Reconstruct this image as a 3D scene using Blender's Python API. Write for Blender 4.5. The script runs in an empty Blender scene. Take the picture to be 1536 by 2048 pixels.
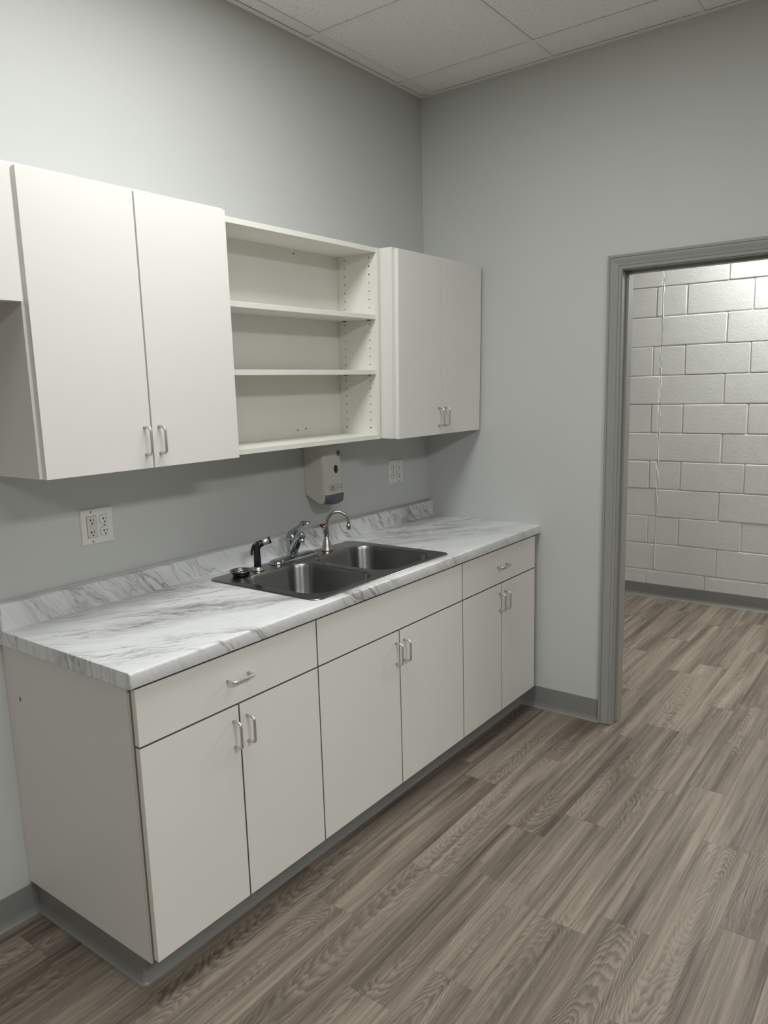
import bpy, bmesh, math, random
from mathutils import Vector, Matrix

random.seed(7)
scene = bpy.context.scene
COL = scene.collection

# ------------------------------------------------------------------ camera
W, H = 1536, 2048
F, CX, CY = 1516.66, 773.31, 1040.34
cam_d = bpy.data.cameras.new('camera')
cam = bpy.data.objects.new('camera', cam_d)
COL.objects.link(cam)
yaw, pit, rol = 0.643643, -0.173312, -0.027413
fw = Vector((math.cos(pit) * math.cos(yaw), math.cos(pit) * math.sin(yaw), math.sin(pit)))
rt0 = Vector((math.sin(yaw), -math.cos(yaw), 0))
up0 = rt0.cross(fw)
rt = math.cos(rol) * rt0 + math.sin(rol) * up0
up = -math.sin(rol) * rt0 + math.cos(rol) * up0
M = Matrix((rt, up, -fw)).transposed().to_4x4()
M.translation = Vector((-3.24516, -2.16201, 1.56979))
cam.matrix_world = M
cam_d.sensor_fit = 'VERTICAL'
cam_d.sensor_height = 36.0
cam_d.lens = F / H * 36.0
cam_d.shift_x = (W / 2 - CX) / H
cam_d.shift_y = (CY - H / 2) / H
cam_d.clip_start = 0.05
scene.camera = cam

# ------------------------------------------------------------------ world, lights, exposure
world = bpy.data.worlds.new('world')
scene.world = world
world.use_nodes = True
world.node_tree.nodes['Background'].inputs[0].default_value = (0.9, 0.95, 1.0, 1)
world.node_tree.nodes['Background'].inputs[1].default_value = 0.02

def area(name, loc, sx, sy, power, col=(0.96, 1.0, 0.985)):
    l = bpy.data.lights.new(name, 'AREA')
    l.shape = 'RECTANGLE'; l.size = sx; l.size_y = sy; l.energy = power; l.color = col
    o = bpy.data.objects.new(name, l); COL.objects.link(o); o.location = loc
    return o

# two unseen kitchen troffers, two added fill lamps, one lamp of the next room
LC = (0.985, 1.0, 0.985)
area('troffer_or_fill_light', (-1.85, -0.98, 2.912), 1.15, 0.55, 28, LC)
area('troffer_or_fill_light', (-2.60, -3.70, 2.912), 1.15, 0.55, 60, LC)
area('troffer_or_fill_light', (-5.00, -0.98, 2.912), 1.15, 0.55, 7, LC)  # added fill lamp, raises the ambient light
area('troffer_or_fill_light', (-5.00, -3.70, 2.912), 1.15, 0.55, 52, LC)  # added fill lamp for the back wall and ceiling bounce
area('hall_light', (1.90, -1.75, 2.90), 0.50, 1.15, 60, (1.0, 1.0, 0.97))

vs = scene.view_settings
vs.view_transform = 'Standard'; vs.look = 'None'; vs.gamma = 1.0; vs.use_curve_mapping = False
vs.exposure = 0.0

# ------------------------------------------------------------------ materials
def new_mat(name):
    m = bpy.data.materials.new(name); m.use_nodes = True
    return m, m.node_tree, m.node_tree.nodes['Principled BSDF']

def N(nt, typ, **kw):
    n = nt.nodes.new(typ)
    for k, v in kw.items(): setattr(n, k, v)
    return n

def ramp(nt, stops, interp='LINEAR'):
    n = nt.nodes.new('ShaderNodeValToRGB')
    n.color_ramp.interpolation = interp
    e = n.color_ramp.elements
    while len(e) < len(stops): e.new(0.5)
    for el, (p, c) in zip(e, stops):
        el.position = p
        el.color = (c, c, c, 1) if isinstance(c, (int, float)) else (*c, 1)
    return n

def math_n(nt, op, a, b=None, c=None):
    n = nt.nodes.new('ShaderNodeMath'); n.operation = op
    for i, v in enumerate((a, b, c)):
        if v is None: continue
        if isinstance(v, (int, float)): n.inputs[i].default_value = v
        else: nt.links.new(v, n.inputs[i])
    return n.outputs[0]

def mixc(nt, fac, a, b, blend='MIX'):
    n = nt.nodes.new('ShaderNodeMix'); n.data_type = 'RGBA'; n.blend_type = blend
    for i, v in ((0, fac), (6, a), (7, b)):
        if isinstance(v, (int, float)): n.inputs[i].default_value = v
        elif isinstance(v, tuple): n.inputs[i].default_value = (*v, 1)
        else: nt.links.new(v, n.inputs[i])
    return n.outputs[2]

def noise(nt, vec, scale, detail=4, rough=0.55, dist=0.0):
    n = nt.nodes.new('ShaderNodeTexNoise')
    n.inputs['Scale'].default_value = scale; n.inputs['Detail'].default_value = detail
    n.inputs['Roughness'].default_value = rough; n.inputs['Distortion'].default_value = dist
    if vec is not None: nt.links.new(vec, n.inputs['Vector'])
    return n.outputs[0]

def bump(nt, bsdf, height, strength, dist=0.002):
    b = nt.nodes.new('ShaderNodeBump'); b.inputs['Strength'].default_value = strength
    b.inputs['Distance'].default_value = dist
    nt.links.new(height, b.inputs['Height']); nt.links.new(b.outputs[0], bsdf.inputs['Normal'])

def plain(name, col, rough=0.5, metal=0.0, spec=0.5, grain=None, gs=0.1, gd=0.001):
    m, nt, b = new_mat(name)
    b.inputs['Roughness'].default_value = rough; b.inputs['Metallic'].default_value = metal
    b.inputs['Specular IOR Level'].default_value = spec
    tc = N(nt, 'ShaderNodeTexCoord')
    v = noise(nt, tc.outputs['Object'], 3.0, 3)
    c = mixc(nt, v, tuple(x * 0.975 for x in col), tuple(min(1, x * 1.025) for x in col))
    nt.links.new(c, b.inputs['Base Color'])
    if grain: bump(nt, b, noise(nt, tc.outputs['Object'], grain, 2), gs, gd)
    return m

m_wall = plain('grey_wall_paint', (0.575, 0.587, 0.566), 0.6, spec=0.25, grain=220, gs=0.25, gd=0.0006)
m_white = plain('white_melamine', (0.80, 0.785, 0.748), 0.42, spec=0.3, grain=900, gs=0.06, gd=0.0003)
m_inside = plain('white_cabinet_inside', (0.81, 0.81, 0.75), 0.5, spec=0.25)
m_panel = plain('worn_white_side_panel', (0.74, 0.72, 0.69), 0.4, spec=0.3, grain=700, gs=0.06, gd=0.0003)
m_tan = plain('tan_edge_band', (0.46, 0.41, 0.30), 0.6)
m_trim = plain('grey_trim_paint', (0.31, 0.312, 0.296), 0.35, spec=0.4)
m_base = plain('grey_vinyl_base', (0.235, 0.235, 0.222), 0.38, spec=0.45)
m_carcass = plain('gap_shade_carcass', (0.16, 0.155, 0.145), 0.7, spec=0.2)  # base carcass coloured dark so the gaps between fronts look shaded
m_gap_shade = plain('gap_shade_edge', (0.30, 0.285, 0.26), 0.6)  # shade of the door seams, put into the edge colour
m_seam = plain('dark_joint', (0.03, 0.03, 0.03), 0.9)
m_handle = plain('satin_nickel_pull', (0.66, 0.65, 0.63), 0.36, metal=0.9)
m_chrome = plain('chrome', (0.44, 0.46, 0.48), 0.08, metal=1.0)
m_nickel = plain('brushed_nickel', (0.50, 0.465, 0.42), 0.28, metal=1.0)
m_black = plain('black_plastic', (0.012, 0.012, 0.014), 0.3)
m_red = plain('dark_red_cap', (0.11, 0.018, 0.014), 0.35)
m_disp = plain('ivory_plastic', (0.62, 0.61, 0.55), 0.4, spec=0.4)
m_bar = plain('slate_blue_plastic', (0.085, 0.102, 0.115), 0.35)
m_smoke = plain('smoked_window', (0.015, 0.016, 0.015), 0.15)
m_ink = plain('dark_ink', (0.06, 0.065, 0.065), 0.7)
m_caulk = plain('grey_caulk', (0.52, 0.53, 0.52), 0.5)
m_print = plain('faded_print', (0.20, 0.205, 0.20), 0.7)
m_label = plain('label_print_ground', (0.56, 0.55, 0.50), 0.5)
m_plate = plain('white_outlet_plastic', (0.72, 0.72, 0.69), 0.35)
m_ivory = plain('aged_ivory_plastic', (0.64, 0.60, 0.53), 0.4)
m_slot = plain('black_slot', (0.012, 0.011, 0.01), 0.8)
m_screw = plain('dull_screw', (0.22, 0.2, 0.17), 0.45, metal=0.6)
m_mark = plain('blue_smudge', (0.06, 0.075, 0.16), 0.6)
m_tee = plain('white_tee_bar', (0.86, 0.86, 0.845), 0.5)

# stainless steel of the sink: fine brushed grain
m_steel, nt, b = new_mat('stainless_steel')
b.inputs['Metallic'].default_value = 1.0
tc = N(nt, 'ShaderNodeTexCoord'); mp = N(nt, 'ShaderNodeMapping'); mp.inputs['Scale'].default_value = (4, 90, 90)
nt.links.new(tc.outputs['Object'], mp.inputs[0])
g = noise(nt, mp.outputs[0], 6, 3)
nt.links.new(mixc(nt, g, (0.19, 0.19, 0.185), (0.27, 0.27, 0.26)), b.inputs['Base Color'])
nt.links.new(math_n(nt, 'MULTIPLY_ADD', g, 0.10, 0.20), b.inputs['Roughness'])

m_bowl, nt, b = new_mat('brushed_bowl_steel')
b.inputs['Metallic'].default_value = 1.0; b.inputs['Roughness'].default_value = 0.33
b.inputs['Anisotropic'].default_value = 0.9; b.inputs['Anisotropic Rotation'].default_value = 0.25
tc = N(nt, 'ShaderNodeTexCoord'); mp = N(nt, 'ShaderNodeMapping'); mp.inputs['Scale'].default_value = (8, 8, 260)
nt.links.new(tc.outputs['Object'], mp.inputs[0])
nt.links.new(mixc(nt, noise(nt, mp.outputs[0], 3, 3), (0.25, 0.25, 0.245), (0.33, 0.33, 0.32)), b.inputs['Base Color'])
tg = N(nt, 'ShaderNodeTangent', direction_type='RADIAL', axis='Z'); nt.links.new(tg.outputs[0], b.inputs['Tangent'])

# ceiling tile: mineral fibre with fissures
m_tile, nt, b = new_mat('mineral_fibre_tile')
tc = N(nt, 'ShaderNodeTexCoord'); oi = N(nt, 'ShaderNodeObjectInfo')
ad = N(nt, 'ShaderNodeVectorMath', operation='ADD'); nt.links.new(tc.outputs['Object'], ad.inputs[0])
mv = N(nt, 'ShaderNodeVectorMath', operation='SCALE'); mv.inputs[0].default_value = (9, 7, 5)
nt.links.new(oi.outputs['Random'], mv.inputs['Scale']); nt.links.new(mv.outputs[0], ad.inputs[1])
n1 = noise(nt, ad.outputs[0], 105, 3, 0.5)
pits = ramp(nt, [(0.0, 1.0), (0.33, 1.0), (0.37, 0.0), (1.0, 0.0)]); nt.links.new(n1, pits.inputs[0])
n2 = noise(nt, ad.outputs[0], 190, 2)
pin = ramp(nt, [(0.0, 1.0), (0.30, 1.0), (0.35, 0.0), (1, 0)]); nt.links.new(n2, pin.inputs[0])
pp = math_n(nt, 'MAXIMUM', pits.outputs[0], pin.outputs[0])
nt.links.new(mixc(nt, math_n(nt, 'MULTIPLY', pp, 0.45), (0.90, 0.90, 0.885), (0.45, 0.445, 0.42)), b.inputs['Base Color'])
b.inputs['Roughness'].default_value = 0.9; b.inputs['Specular IOR Level'].default_value = 0.1
bump(nt, b, math_n(nt, 'SUBTRACT', 1.0, pp), 0.5, 0.001)

# painted concrete block
m_block, nt, b = new_mat('white_painted_block')
tc = N(nt, 'ShaderNodeTexCoord'); oi = N(nt, 'ShaderNodeObjectInfo')
geo = N(nt, 'ShaderNodeNewGeometry')
a1 = noise(nt, geo.outputs['Position'], 60, 5, 0.6)
a2 = noise(nt, geo.outputs['Position'], 170, 2, 0.5)
hole = ramp(nt, [(0.0, 0.0), (0.30, 0.0), (0.36, 1.0), (1, 1)]); nt.links.new(a2, hole.inputs[0])
a3 = noise(nt, geo.outputs['Position'], 12, 3)
h = math_n(nt, 'ADD', math_n(nt, 'MULTIPLY', a1, 1.0), math_n(nt, 'ADD', math_n(nt, 'MULTIPLY', hole.outputs[0], 0.5), math_n(nt, 'MULTIPLY', a3, 1.0)))
nt.links.new(mixc(nt, a3, (0.70, 0.705, 0.68), (0.76, 0.765, 0.74)), b.inputs['Base Color'])
b.inputs['Roughness'].default_value = 0.5; b.inputs['Specular IOR Level'].default_value = 0.3
bump(nt, b, h, 0.3, 0.004)

# vinyl wood planks
def plank_mat(name, per_object):
    m, nt, b = new_mat(name)
    tc = N(nt, 'ShaderNodeTexCoord'); oi = N(nt, 'ShaderNodeObjectInfo')
    src = tc.outputs['Object']
    rnd = oi.outputs['Random']
    mv = N(nt, 'ShaderNodeVectorMath', operation='SCALE'); mv.inputs[0].default_value = (37, 23, 11)
    nt.links.new(rnd, mv.inputs['Scale'])
    ad = N(nt, 'ShaderNodeVectorMath', operation='ADD'); nt.links.new(src, ad.inputs[0]); nt.links.new(mv.outputs[0], ad.inputs[1])
    co = ad.outputs[0]
    def st(sx, sy):
        mp = N(nt, 'ShaderNodeMapping'); mp.inputs['Scale'].default_value = (sx, sy, 1)
        nt.links.new(co, mp.inputs[0]); return mp.outputs[0]
    sep = N(nt, 'ShaderNodeSeparateXYZ'); nt.links.new(src, sep.inputs[0])
    X, Y = sep.outputs[0], sep.outputs[1]
    # printed strips: three per plank, each cut into staggered lengths of its own tone
    k_ = math_n(nt, 'FLOOR', math_n(nt, 'DIVIDE', math_n(nt, 'ADD', Y, 0.0757), 0.0505))
    cb = N(nt, 'ShaderNodeCombineXYZ'); nt.links.new(k_, cb.inputs[0]); nt.links.new(math_n(nt, 'MULTIPLY', rnd, 91.0), cb.inputs[1])
    wn = N(nt, 'ShaderNodeTexWhiteNoise', noise_dimensions='2D'); nt.links.new(cb.outputs[0], wn.inputs['Vector'])
    seg = math_n(nt, 'FLOOR', math_n(nt, 'DIVIDE', math_n(nt, 'ADD', X, math_n(nt, 'MULTIPLY', wn.outputs['Value'], 1.1)), 1.05))
    cb2 = N(nt, 'ShaderNodeCombineXYZ'); nt.links.new(k_, cb2.inputs[0]); nt.links.new(math_n(nt, 'MULTIPLY', rnd, 57.0), cb2.inputs[1]); nt.links.new(seg, cb2.inputs[2])
    wn2 = N(nt, 'ShaderNodeTexWhiteNoise', noise_dimensions='3D'); nt.links.new(cb2.outputs[0], wn2.inputs['Vector'])
    tone = wn2.outputs['Value']
    mv2 = N(nt, 'ShaderNodeVectorMath', operation='SCALE'); mv2.inputs[0].default_value = (7, 5, 3)
    nt.links.new(tone, mv2.inputs['Scale'])
    ad2 = N(nt, 'ShaderNodeVectorMath', operation='ADD'); nt.links.new(co, ad2.inputs[0]); nt.links.new(mv2.outputs[0], ad2.inputs[1])
    cs = ad2.outputs[0]
    def ss(sx, sy):
        mp = N(nt, 'ShaderNodeMapping'); mp.inputs['Scale'].default_value = (sx, sy, 1)
        nt.links.new(cs, mp.inputs[0]); return mp.outputs[0]
    # cathedral figure: nested arches x + K*(y - yc)^2, warped; flat-sawn in the middle, straight at the sides
    yc = math_n(nt, 'MULTIPLY_ADD', noise(nt, st(1.1, 0.4), 1.0, 1.5), 0.16, -0.08)
    dy = math_n(nt, 'SUBTRACT', Y, yc)
    flip = math_n(nt, 'SIGN', math_n(nt, 'SUBTRACT', rnd, 0.42))
    arch = math_n(nt, 'MULTIPLY', math_n(nt, 'MULTIPLY', dy, dy), 70.0)
    warp1 = math_n(nt, 'MULTIPLY_ADD', noise(nt, st(4.0, 15), 1.0, 3.0, 0.5), 0.40, -0.20)
    # some planks carry a closed eye instead of an open arch
    ex = math_n(nt, 'SUBTRACT', X, math_n(nt, 'MULTIPLY_ADD', rnd, 0.7, -0.35))
    ey = math_n(nt, 'MULTIPLY', dy, 6.5)
    eye = math_n(nt, 'SQRT', math_n(nt, 'ADD', math_n(nt, 'MULTIPLY', ex, ex), math_n(nt, 'MULTIPLY', ey, ey)))
    pick = math_n(nt, 'GREATER_THAN', math_n(nt, 'FRACT', math_n(nt, 'MULTIPLY', rnd, 13.7)), 0.55)
    openf = math_n(nt, 'ADD', math_n(nt, 'MULTIPLY', X, flip), arch)
    mixf = math_n(nt, 'ADD', math_n(nt, 'MULTIPLY', eye, pick), math_n(nt, 'MULTIPLY', openf, math_n(nt, 'SUBTRACT', 1.0, pick)))
    fld = math_n(nt, 'ADD', mixf, warp1)
    ph = math_n(nt, 'MULTIPLY', fld, math_n(nt, 'MULTIPLY_ADD', rnd, 9.0, 17.0))
    saw = ramp(nt, [(0.0, 0.0), (0.15, 0.12), (0.72, 1.0), (0.86, 0.75), (1.0, 0.0)]); nt.links.new(math_n(nt, 'FRACT', ph), saw.inputs[0])
    rings = saw.outputs[0]
    zone = ramp(nt, [(0.0, 0.0), (0.41, 0.0), (0.56, 1.0), (1, 1)]); nt.links.new(noise(nt, st(1.2, 2.2), 1.0, 1.5), zone.inputs[0])
    nearc = ramp(nt, [(0.0, 1.0), (0.045, 1.0), (0.085, 0.15), (1, 0.1)]); nt.links.new(math_n(nt, 'ABSOLUTE', dy), nearc.inputs[0])
    zn = math_n(nt, 'MULTIPLY', zone.outputs[0], nearc.outputs[0])
    # straight grain
    s1 = noise(nt, ss(0.9, 46), 1.0, 5, 0.60, 0.3)
    s2 = noise(nt, st(7, 420), 1.0, 3, 0.65)
    s3 = noise(nt, st(0.85, 15), 1.0, 3.0, 0.5, 0.6)
    fl = noise(nt, st(11, 230), 1.0, 2, 0.5)
    fleck = ramp(nt, [(0.0, 0.0), (0.66, 0.0), (0.74, 1.0), (1, 1)]); nt.links.new(fl, fleck.inputs[0])
    base = ramp(nt, [(0.0, (0.045, 0.034, 0.026)), (0.30, (0.088, 0.068, 0.053)), (0.48, (0.170, 0.138, 0.109)),
                     (0.66, (0.275, 0.230, 0.182)), (1.0, (0.42, 0.365, 0.295))])
    s1b = noise(nt, st(0.8, 52), 1.0, 5, 0.60, 0.35)
    straight = math_n(nt, 'ADD', math_n(nt, 'MULTIPLY_ADD', s1, 0.45, -0.225), math_n(nt, 'MULTIPLY_ADD', s1b, 0.62, -0.31))
    val = math_n(nt, 'ADD', math_n(nt, 'MULTIPLY', straight, math_n(nt, 'MULTIPLY_ADD', zn, -0.55, 1.0)), math_n(nt, 'MULTIPLY_ADD', s3, 0.80, 0.10))
    val = math_n(nt, 'ADD', val, math_n(nt, 'MULTIPLY_ADD', rnd, 0.08, -0.02))
    val = math_n(nt, 'ADD', val, math_n(nt, 'MULTIPLY_ADD', tone, 0.06, -0.03))
    val = math_n(nt, 'ADD', val, math_n(nt, 'MULTIPLY_ADD', s2, 0.46, -0.23))
    ringamt = math_n(nt, 'MULTIPLY', math_n(nt, 'MULTIPLY', math_n(nt, 'SUBTRACT', rings, 0.50), zn), 0.19)
    val = math_n(nt, 'SUBTRACT', val, ringamt)
    val = math_n(nt, 'ADD', val, math_n(nt, 'MULTIPLY', fleck.outputs[0], 0.10))
    nt.links.new(val, base.inputs[0])
    tint = noise(nt, st(0.9, 4), 1.0, 1)
    c = mixc(nt, tint, base.outputs[0], (0.98, 1.0, 1.02), 'MULTIPLY')
    nt.links.new(c, b.inputs['Base Color'])
    nt.links.new(math_n(nt, 'MULTIPLY_ADD', s2, 0.15, 0.42), b.inputs['Roughness'])
    b.inputs['Specular IOR Level'].default_value = 0.3
    bump(nt, b, s2, 0.18, 0.0008)
    return m
m_plank = plank_mat('grey_oak_vinyl', True)

# marble laminate on unrolled coordinates
m_marble, nt, b = new_mat('marble_laminate')
uvn = N(nt, 'ShaderNodeUVMap'); uvn.uv_map = 'unrolled'
warp = N(nt, 'ShaderNodeTexNoise'); warp.inputs['Scale'].default_value = 5.0; warp.inputs['Detail'].default_value = 3
nt.links.new(uvn.outputs[0], warp.inputs['Vector'])
wsub = N(nt, 'ShaderNodeVectorMath', operation='SUBTRACT'); nt.links.new(warp.outputs['Color'], wsub.inputs[0]); wsub.inputs[1].default_value = (0.5, 0.5, 0.5)
wsc = N(nt, 'ShaderNodeVectorMath', operation='SCALE'); nt.links.new(wsub.outputs[0], wsc.inputs[0]); wsc.inputs['Scale'].default_value = 0.10
wad = N(nt, 'ShaderNodeVectorMath', operation='ADD'); nt.links.new(uvn.outputs[0], wad.inputs[0]); nt.links.new(wsc.outputs[0], wad.inputs[1])
warp2 = N(nt, 'ShaderNodeTexNoise'); warp2.inputs['Scale'].default_value = 22.0; warp2.inputs['Detail'].default_value = 4
nt.links.new(uvn.outputs[0], warp2.inputs['Vector'])
w2s = N(nt, 'ShaderNodeVectorMath', operation='SUBTRACT'); nt.links.new(warp2.outputs['Color'], w2s.inputs[0]); w2s.inputs[1].default_value = (0.5, 0.5, 0.5)
w2c = N(nt, 'ShaderNodeVectorMath', operation='SCALE'); nt.links.new(w2s.outputs[0], w2c.inputs[0]); w2c.inputs['Scale'].default_value = 0.013
wad2 = N(nt, 'ShaderNodeVectorMath', operation='ADD'); nt.links.new(wad.outputs[0], wad2.inputs[0]); nt.links.new(w2c.outputs[0], wad2.inputs[1])
rot = N(nt, 'ShaderNodeMapping'); rot.inputs['Rotation'].default_value = (0, 0, -math.radians(31))
nt.links.new(wad2.outputs[0], rot.inputs[0])
def stm(sx, sy, off=0.0):
    mp = N(nt, 'ShaderNodeMapping'); mp.inputs['Scale'].default_value = (sx, sy, 1); mp.inputs['Location'].default_value = (off, off * 1.7, off)
    nt.links.new(rot.outputs[0], mp.inputs[0]); return mp.outputs[0]
def vein(vec, sc, det, width, dist=0.1):
    v = noise(nt, vec, sc, det, 0.60, dist)
    d_ = math_n(nt, 'ABSOLUTE', math_n(nt, 'SUBTRACT', v, 0.5))
    r = ramp(nt, [(0.0, 1.0), (width, 0.25), (width * 2.2, 0.0)]); nt.links.new(d_, r.inputs[0])
    return r.outputs[0]
v1 = vein(stm(1.6, 10, 0.0), 1.0, 5, 0.012)
v2 = vein(stm(3.0, 24, 3.1), 1.0, 5, 0.022)
v3 = vein(stm(2.4, 17, 8.2), 1.0, 6, 0.016)
v4 = vein(stm(5.5, 60, 4.4), 1.0, 4, 0.050)
cl = ramp(nt, [(0.0, 0.0), (0.49, 0.0), (0.64, 1.0), (1, 1)]); nt.links.new(noise(nt, stm(1.1, 4.6, 5.3), 1.0, 3), cl.inputs[0])
cl2 = ramp(nt, [(0.0, 0.0), (0.40, 0.0), (0.56, 1.0), (1, 1)]); nt.links.new(noise(nt, stm(1.4, 3.6, 11.3), 1.0, 2), cl2.inputs[0])
cloud = noise(nt, stm(3, 34, 2.2), 1.0, 6, 0.65)
cld = ramp(nt, [(0.0, 0.0), (0.40, 0.1), (0.62, 1.0), (1, 1)]); nt.links.new(cloud, cld.inputs[0])
am = math_n(nt, 'MULTIPLY', v1, math_n(nt, 'MULTIPLY_ADD', cl2.outputs[0], 0.70, 0.12))
am = math_n(nt, 'MAXIMUM', am, math_n(nt, 'MULTIPLY', v2, math_n(nt, 'MULTIPLY_ADD', cl.outputs[0], 0.85, 0.06)))
am = math_n(nt, 'MAXIMUM', am, math_n(nt, 'MULTIPLY', v3, math_n(nt, 'MULTIPLY_ADD', cl2.outputs[0], 0.60, 0.04)))
am = math_n(nt, 'MAXIMUM', am, math_n(nt, 'MULTIPLY', v4, math_n(nt, 'MULTIPLY_ADD', cl.outputs[0], 0.30, 0.07)))
am = math_n(nt, 'ADD', am, math_n(nt, 'MULTIPLY', cl.outputs[0], math_n(nt, 'MULTIPLY', cld.outputs[0], 0.27)))
am = math_n(nt, 'MINIMUM', am, 1.0)
nt.links.new(mixc(nt, am, (0.79, 0.805, 0.81), (0.21, 0.195, 0.19)), b.inputs['Base Color'])
b.inputs['Roughness'].default_value = 0.33; b.inputs['Specular IOR Level'].default_value = 0.4

# ------------------------------------------------------------------ mesh helpers
class MB:
    def __init__(s): s.v = []; s.f = []; s.sm = []
    def add(s, vs, fs, smooth=False):
        o = len(s.v); s.v += [tuple(v) for v in vs]
        for f in fs: s.f.append(tuple(o + i for i in f)); s.sm.append(smooth)
        return s
    def box(s, a, b, bev=0.0, seg=1):
        x0, x1 = sorted((a[0], b[0])); y0, y1 = sorted((a[1], b[1])); z0, z1 = sorted((a[2], b[2]))
        vs = [(x, y, z) for x in (x0, x1) for y in (y0, y1) for z in (z0, z1)]
        fs = [(0, 1, 3, 2), (4, 6, 7, 5), (0, 4, 5, 1), (2, 3, 7, 6), (0, 2, 6, 4), (1, 5, 7, 3)]
        if bev <= 0: return s.add(vs, fs)
        bm = bmesh.new(); bv = [bm.verts.new(v) for v in vs]
        for f in fs: bm.faces.new([bv[i] for i in f])
        bmesh.ops.bevel(bm, geom=bm.edges[:], offset=bev, segments=seg, affect='EDGES', profile=0.5)
        return s.from_bm(bm, seg > 1)
    def from_bm(s, bm, smooth=False):
        bm.verts.index_update()
        s.add([v.co[:] for v in bm.verts], [[v.index for v in f.verts] for f in bm.faces], smooth)
        bm.free(); return s
    def tube(s, pts, r, n=10, cap=True, sq=1.0):
        pts = [Vector(p) for p in pts]; k = len(pts)
        rs = r if isinstance(r, (list, tuple)) else [r] * k
        t0 = (pts[1] - pts[0]).normalized()
        u = t0.orthogonal().normalized(); vs = []
        for i, p in enumerate(pts):
            t = ((pts[min(i + 1, k - 1)] - pts[max(i - 1, 0)])).normalized()
            u = (u - t * u.dot(t)).normalized(); w = t.cross(u)
            for j in range(n):
                a = 2 * math.pi * j / n
                vs.append(p + u * math.cos(a) * rs[i] + w * math.sin(a) * rs[i] * sq)
        fs = [(i * n + j, i * n + (j + 1) % n, (i + 1) * n + (j + 1) % n, (i + 1) * n + j) for i in range(k - 1) for j in range(n)]
        s.add(vs, fs, True)
        if cap:
            o = len(s.v) - k * n
            s.f.append(tuple(o + j for j in reversed(range(n)))); s.sm.append(False)
            s.f.append(tuple(o + (k - 1) * n + j for j in range(n))); s.sm.append(False)
        return s
    def lathe(s, c, prof, n=24, axis='z', sx=1.0, sy=1.0):
        c = Vector(c); vs = []
        for r, h in prof:
            for j in range(n):
                a = 2 * math.pi * j / n; p, q = r * math.cos(a) * sx, r * math.sin(a) * sy
                vs.append(c + (Vector((p, q, h)) if axis == 'z' else Vector((p, -h, q)) if axis == 'y' else Vector((-h, p, q))))
        k = len(prof)
        fs = [(i * n + j, i * n + (j + 1) % n, (i + 1) * n + (j + 1) % n, (i + 1) * n + j) for i in range(k - 1) for j in range(n)]
        s.add(vs, fs, True)
        o = len(s.v) - k * n
        if prof[0][0] > 1e-6: s.f.append(tuple(o + j for j in reversed(range(n)))); s.sm.append(False)
        if prof[-1][0] > 1e-6: s.f.append(tuple(o + (k - 1) * n + j for j in range(n))); s.sm.append(False)
        return s
    def prism(s, poly, axis, a, b, smooth=False):
        # poly: 2D outline; axis x: (y,z), y: (x,z), z: (x,y)
        mk = {'x': lambda p, t: (t, p[0], p[1]), 'y': lambda p, t: (p[0], t, p[1]), 'z': lambda p, t: (p[0], p[1], t)}[axis]
        n = len(poly)
        vs = [mk(p, a) for p in poly] + [mk(p, b) for p in poly]
        fs = [(i, (i + 1) % n, n + (i + 1) % n, n + i) for i in range(n)]
        s.add(vs, fs, smooth); o = len(s.v) - 2 * n
        s.f.append(tuple(o + i for i in reversed(range(n)))); s.sm.append(False)
        s.f.append(tuple(o + n + i for i in range(n))); s.sm.append(False)
        return s
    def loft(s, rings, cap_end=True, cap_start=False, closed=True):
        n = len(rings[0]); vs = [p for r in rings for p in r]
        fs = [(i * n + j, i * n + (j + 1) % n, (i + 1) * n + (j + 1) % n, (i + 1) * n + j) for i in range(len(rings) - 1) for j in range(n if closed else n - 1)]
        s.add(vs, fs, True); o = len(s.v) - len(vs)
        if cap_end: s.f.append(tuple(o + (len(rings) - 1) * n + j for j in range(n))); s.sm.append(True)
        if cap_start: s.f.append(tuple(o + j for j in reversed(range(n)))); s.sm.append(False)
        return s
    def build(s, name, mat, parent=None, loc=None, uv=None, recalc=True):
        off = Vector(loc) if loc else (Vector(root_loc(parent)) if parent else Vector((0, 0, 0)))
        me = bpy.data.meshes.new(name)
        me.from_pydata([tuple(Vector(v) - off) for v in s.v], [], s.f)
        me.polygons.foreach_set('use_smooth', s.sm)
        me.materials.append(mat)
        if recalc:
            bm = bmesh.new(); bm.from_mesh(me); bmesh.ops.recalc_face_normals(bm, faces=bm.faces[:]); bm.to_mesh(me); bm.free()
        o = bpy.data.objects.new(name, me); COL.objects.link(o)
        if parent:
            o.parent = parent
            if loc: o.location = off - Vector(root_loc(parent))
        else: o.location = off
        return o

def root_loc(o):
    l = Vector((0, 0, 0))
    while o: l = l + o.location; o = o.parent
    return l

def struct(o): o['kind'] = 'structure'; return o
def tag(o, label, cat, group=None):
    o['label'] = label; o['category'] = cat
    if group: o['group'] = group
    return o
def thing(name, loc, label, cat, group=None):
    o = bpy.data.objects.new(name, None); COL.objects.link(o); o.location = loc; o.empty_display_size = 0.05
    return tag(o, label, cat, group)

def rrect(cx, cy, hx, hy, r, n=6):
    pts = []
    for qx, qy, a0 in ((1, 1, 0), (-1, 1, 90), (-1, -1, 180), (1, -1, 270)):
        for i in range(n + 1):
            a = math.radians(a0 + 90 * i / n)
            pts.append((cx + qx * (hx - r) + r * math.cos(a), cy + qy * (hy - r) + r * math.sin(a)))
    return pts

# ------------------------------------------------------------------ structure
ZC = 2.9166
DY0, DY1, DZ = -0.998, -1.915, 2.025        # door opening
XR, YR = -9.0, -8.5                          # room extents
XH = 2.23                                    # block wall of the next room

floor = struct(MB().box((XR, YR, -0.12), (XH + 0.2, 0.9, -0.004)).build('floor', m_plank))
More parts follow.
